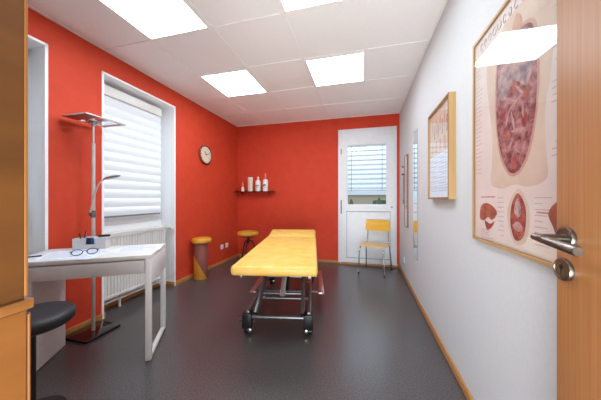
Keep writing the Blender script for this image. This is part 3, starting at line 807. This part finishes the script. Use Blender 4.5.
for yy, zz, a, l_, w_ in ((1.16, 1.55, .5, .10, .014), (1.12, 1.52, -.4, .09, .013), (1.09, 1.56, .8, .07, .012), (1.13, 1.45, 1.3, .10, .015), (1.10, 1.41, .1, .09, .016), (1.15, 1.36, -.9, .07, .013), (1.10, 1.33, .5, .06, .012), (1.17, 1.47, -1.2, .07, .011), (1.07, 1.48, 1.5, .07, .012)):
    dy, dz = math.cos(a)*l_/2, math.sin(a)*l_/2; ny, nz = -math.sin(a)*w_/2, math.cos(a)*w_/2
    chart_poly('gut_strand', smooth_loop([(yy-dy, zz-dz), (yy+ny, zz+nz), (yy+dy, zz+dz), (yy-ny, zz-nz)]), M['organ_pale'], 6)
for yy, zz in ((1.20, 1.50), (1.06, 1.44), (1.18, 1.42), (1.12, 1.58), (1.05, 1.53), (1.12, 1.29)):
    chart_poly('muscle_area', smooth_loop([(yy-.018, zz), (yy, zz+.03), (yy+.018, zz), (yy, zz-.03)]), M['organ_red'], 5)
chart_poly('small_skin', smooth_loop([(1.10, 1.185), (1.165, 1.12), (1.17, 1.05), (1.14, .985), (1.10, .97), (1.055, .99), (1.035, 1.06), (1.042, 1.125)]), M['chart_skin'], 1)
chart_poly('small_torso', smooth_loop([(1.102, 1.168), (1.142, 1.121), (1.15, 1.053), (1.13, .997), (1.10, .985), (1.066, 1.01), (1.054, 1.069), (1.06, 1.124)]), M['organ_red'], 3)
chart_poly('small_rib_area', smooth_loop([(1.102, 1.15), (1.125, 1.10), (1.10, 1.075), (1.08, 1.10)]), M['organ_grey'], 4)
chart_poly('small_gut_area', smooth_loop([(1.135, 1.04), (1.10, 1.06), (1.07, 1.035), (1.10, 1.02)]), M['organ_pale'], 4)
chart_poly('liver', smooth_loop([(1.40, 1.105), (1.41, 1.05), (1.37, 1.04), (1.33, 1.06), (1.29, 1.05), (1.25, 1.085), (1.30, 1.118), (1.36, 1.125)]), M['organ_brown'], 3)
chart_poly('liver_duct', smooth_loop([(1.36, 1.04), (1.34, 1.0), (1.30, 1.012), (1.27, 1.045), (1.31, 1.03)]), M['organ_red'], 2)
chart_poly('side_figure', smooth_loop([(.945, 1.10), (.92, 1.05), (.90, .99), (.87, 1.0), (.86, 1.10), (.90, 1.14)]), M['organ_brown'], 3)
b = NB()
def line(b, y0, y1, z, w=.0018): box(b, (px0-.0006, min(y0, y1)-cm, z-w-cz0), (px0, max(y0, y1)-cm, z+w-cz0))
rr = random.Random(3)
for i in range(26):
    z = 1.80-i*.021; ln_ = rr.uniform(.03, .075); line(b, 1.455, 1.455-ln_, z)
    z += .007; ln_ = rr.uniform(.03, .075); line(b, .80+.06, .80+.06+ln_, z)
for i in range(9):
    z = 1.15-i*.02; line(b, 1.20, 1.20+rr.uniform(.02, .05), z); line(b, 1.01, 1.01-rr.uniform(.03, .08), z)
for i in range(5): line(b, 1.40, 1.40-rr.uniform(.06, .13), .995-i*.011)
obj('caption_lines', b, M['chart_text'], pr, 0)
b = NB(); line(b, 1.40, 1.27, 1.155, .003); line(b, 1.0, .93, 1.10, .003); obj('red_caption', b, M['chart_text_red'], pr, 0)
b = NB(); yy = 1.39
for i in range(9):      # ornate heading: illegible flourishes
    w_ = rr.uniform(.022, .034)
    pts = [Vector((px0-.0012, yy-cm+(.4*w_)*math.cos(a), 1.90-cz0+.019*math.sin(a))) for a in [rr.uniform(0, 6)+2*math.pi*.8*k_/12 for k_ in [0]*1]] if False else None
    a0 = rr.uniform(0, 6.28)
    pts = [Vector((px0-.0012, yy-cm+.42*w_*math.cos(a0+5.2*k_/12), 1.90-cz0+.017*math.sin(a0+5.2*k_/12))) for k_ in range(13)]
    tube(b, pts, .0011, 5); yy -= .04
obj('heading_flourish', b, M['ink'], pr, 0)
obj('picture_glass', PX(-.016, -h+.012, h-.012, .012, H-.012), M['picture_glass'], t, 0)
b = NB(); i0 = .0125
for lo, hi in (((-h+i0, i0), (-h+i0+.003, H-i0)), ((h-i0-.003, i0), (h-i0, H-i0)), ((-h+i0, H-i0-.003), (h-i0, H-i0)), ((-h+i0, i0), (h-i0, i0+.003))): box(b, (-.0185, lo[0], lo[1]), (-.0165, hi[0], hi[1]))
obj('inner_lip', b, M['frame_brown'], t, 0)

# deep-framed picture
t, h, H = framed('framed_picture', 'deep pale wood framed picture with small red figures, hanging beside the large chart', 'picture', 1.772, 2.29, 1.142, 1.846, .042, .016, M['frame_wood'], M['frame_wood_h'])
obj('print', BX((-.028, -h+.015, .015), (-.02, h-.015, H-.015)), M['paper'], t, 0)
b = NB(); rr = random.Random(5)
for i in range(4):
    y = h-.09-i*.10; box(b, (-.0286, y-.016, H-.19), (-.028, y+.016, H-.10), 0); box(b, (-.0286, y-.008, H-.10), (-.028, y+.008, H-.07))
    box(b, (-.0286, y-.02, H-.34), (-.028, y+.02, H-.25))
obj('print_figures', b, M['chart_rim'], t, 0)
b = NB(); box(b, (-.0283, -h+.015, H-.36), (-.028, h-.015, H-.015)); obj('print_background', b, M['chart_skin'], t, 0)
b = NB()
for i in range(4):
    y = h-.14-i*.10; box(b, (-.0287, y-.012, H-.23), (-.028, y+.012, H-.12))
obj('print_dark_figures', b, M['organ_grey'], t, 0)
b = NB()
for i in range(14):
    for y in (h-.05, 0): box(b, (-.0286, y-rr.uniform(.12, .2), .06+i*.02), (-.028, y, .064+i*.02))
obj('print_lines', b, M['chart_text'], t, 0)
b = NB()
for lo, hi in (((-h, 0), (-h+.0155, H)), ((h-.0155, 0), (h, H)), ((-h, H-.0155), (h, H)), ((-h, 0), (h, .0155))): box(b, (-.0435, lo[0]+.0005, lo[1]+.0005), (-.042, hi[0]-.0005, hi[1]-.0005))
obj('front_bead', b, M['frame_brown'], t, 0)
obj('picture_glass', PX(-.0365, -h+.015, h-.015, .015, H-.015), M['picture_glass'], t, 0)

# tall narrow mirror
t = thing('wall_mirror', 'tall narrow frameless mirror on the white wall behind the deep frame', 'mirror', (XR, 2.995, .462))
obj('mirror_glass', BX((-.008, -.105, 0), (-.002, .105, 1.46), .001), M['mirror'], t, 0)
obj('backing', BX((-.002, -.103, .002), (0, .103, 1.458)), M['pvc_line'], t, 0)
b = NB()
for z in (.0, 1.46):
    for y in (-.05, .05): box(b, (-.011, y-.008, z-.006), (0, y+.008, z+.006), .001)
islands('mirror_clip', b, M['chrome'], t, 0)

# narrow frame further back
t, h, H = framed('narrow_picture', 'slim brown framed picture on the white wall nearest the back corner', 'picture', 3.462, 3.66, .758, 1.742, .022, .012, M['frame_brown'], M['frame_brown'])
obj('print', BX((-.012, -h+.011, .011), (-.004, h-.011, H-.011)), M['paper'], t, 0)
b = NB(); box(b, (-.0126, -h+.05, .25), (-.012, h-.05, H-.2)); obj('print_figures', b, M['organ_pale'], t, 0)
obj('picture_glass', PX(-.017, -h+.011, h-.011, .011, H-.011), M['picture_glass'], t, 0)
def hook(y, z, label):
    t = thing('wall_hook', label, 'hook', (XR, y, z), 0, 'dark hooks by the back corner')
    b = NB(); lathe(b, [(.014, 0), (.014, -.006), (.007, -.01), (.007, -.022), (.013, -.026), (.013, -.036), (.004, -.04)], 16, axis='x'); obj('knob', b, M['dark_metal'], t, 40)
    return t
hook(3.76, 1.607, 'upper dark wall hook on the white wall by the back corner')
hook(3.76, 1.50, 'lower dark wall hook holding a grey strap by the back corner')
t = thing('hanging_strap', 'grey strap hanging from the lower dark wall hook', 'strap', (XR-.017, 3.76, 1.50))
b = NB(); tube(b, [Vector((0, .022*math.sin(a), -.012+.022*math.cos(a)-.003)) for a in [2*math.pi*i/16 for i in range(17)]], .003, 6, False); obj('loop', b, M['ink'], t)
b = NB(); box(b, (-.004, -.02, -.42), (.004, .02, -.035), .002); obj('band', b, M['ink'], t, 30)
b = NB(); box(b, (-.007, -.024, -.43), (.007, .024, -.37), .003); obj('strap_end', b, M['pvc_line'], t, 30)

# ------------------------------------------------------------------ light, world, camera
wd = bpy.data.worlds.new('daylight'); scene.world = wd; wd.use_nodes = True
bg = wd.node_tree.nodes['Background']; bg.inputs['Color'].default_value = (.76, .88, 1.0, 1)
# overcast sky: radiance (1 + 2 sin(elevation)) / 3 of the zenith
wn = wd.node_tree; wt = wn.nodes.new('ShaderNodeTexCoord'); ws = wn.nodes.new('ShaderNodeSeparateXYZ'); wm = wn.nodes.new('ShaderNodeMath'); wc = wn.nodes.new('ShaderNodeClamp')
wn.links.new(wt.outputs['Generated'], ws.inputs[0]); wn.links.new(ws.outputs['Z'], wc.inputs['Value'])
wm.operation = 'MULTIPLY_ADD'; wm.inputs[1].default_value = 3.2; wm.inputs[2].default_value = 1.0
wn.links.new(wc.outputs[0], wm.inputs[0]); wn.links.new(wm.outputs[0], bg.inputs['Strength'])

def area(name, loc, rot, sx, sy, power, col=(1, 1, 1)):
    l = bpy.data.lights.new(name, 'AREA'); l.shape = 'RECTANGLE'; l.size = sx; l.size_y = sy; l.energy = power; l.color = col
    o = bpy.data.objects.new(name, l); COL.objects.link(o); o.location = loc; o.rotation_euler = rot; return o
area('fill_light', (.03, -.55, .5), (R(138), 0, R(8)), .8, .6, 74, (.93, .97, 1))  # fill lamp added behind the camera, no real fixture, aimed up to brighten ceiling

cam = bpy.data.cameras.new('camera'); co = bpy.data.objects.new('camera', cam); COL.objects.link(co)
F_PX = 240.86
cam.sensor_fit = 'HORIZONTAL'; cam.sensor_width = 36; cam.lens = F_PX*36/601
cam.shift_y = -1.4/601; cam.clip_start = .02; cam.clip_end = 300
co.location = (0, 0, 1.147); co.rotation_euler = (R(90), 0, .2541)
scene.camera = co
scene.view_settings.view_transform = 'Standard'; scene.view_settings.look = 'None'
scene.view_settings.exposure = 0; scene.view_settings.gamma = 1
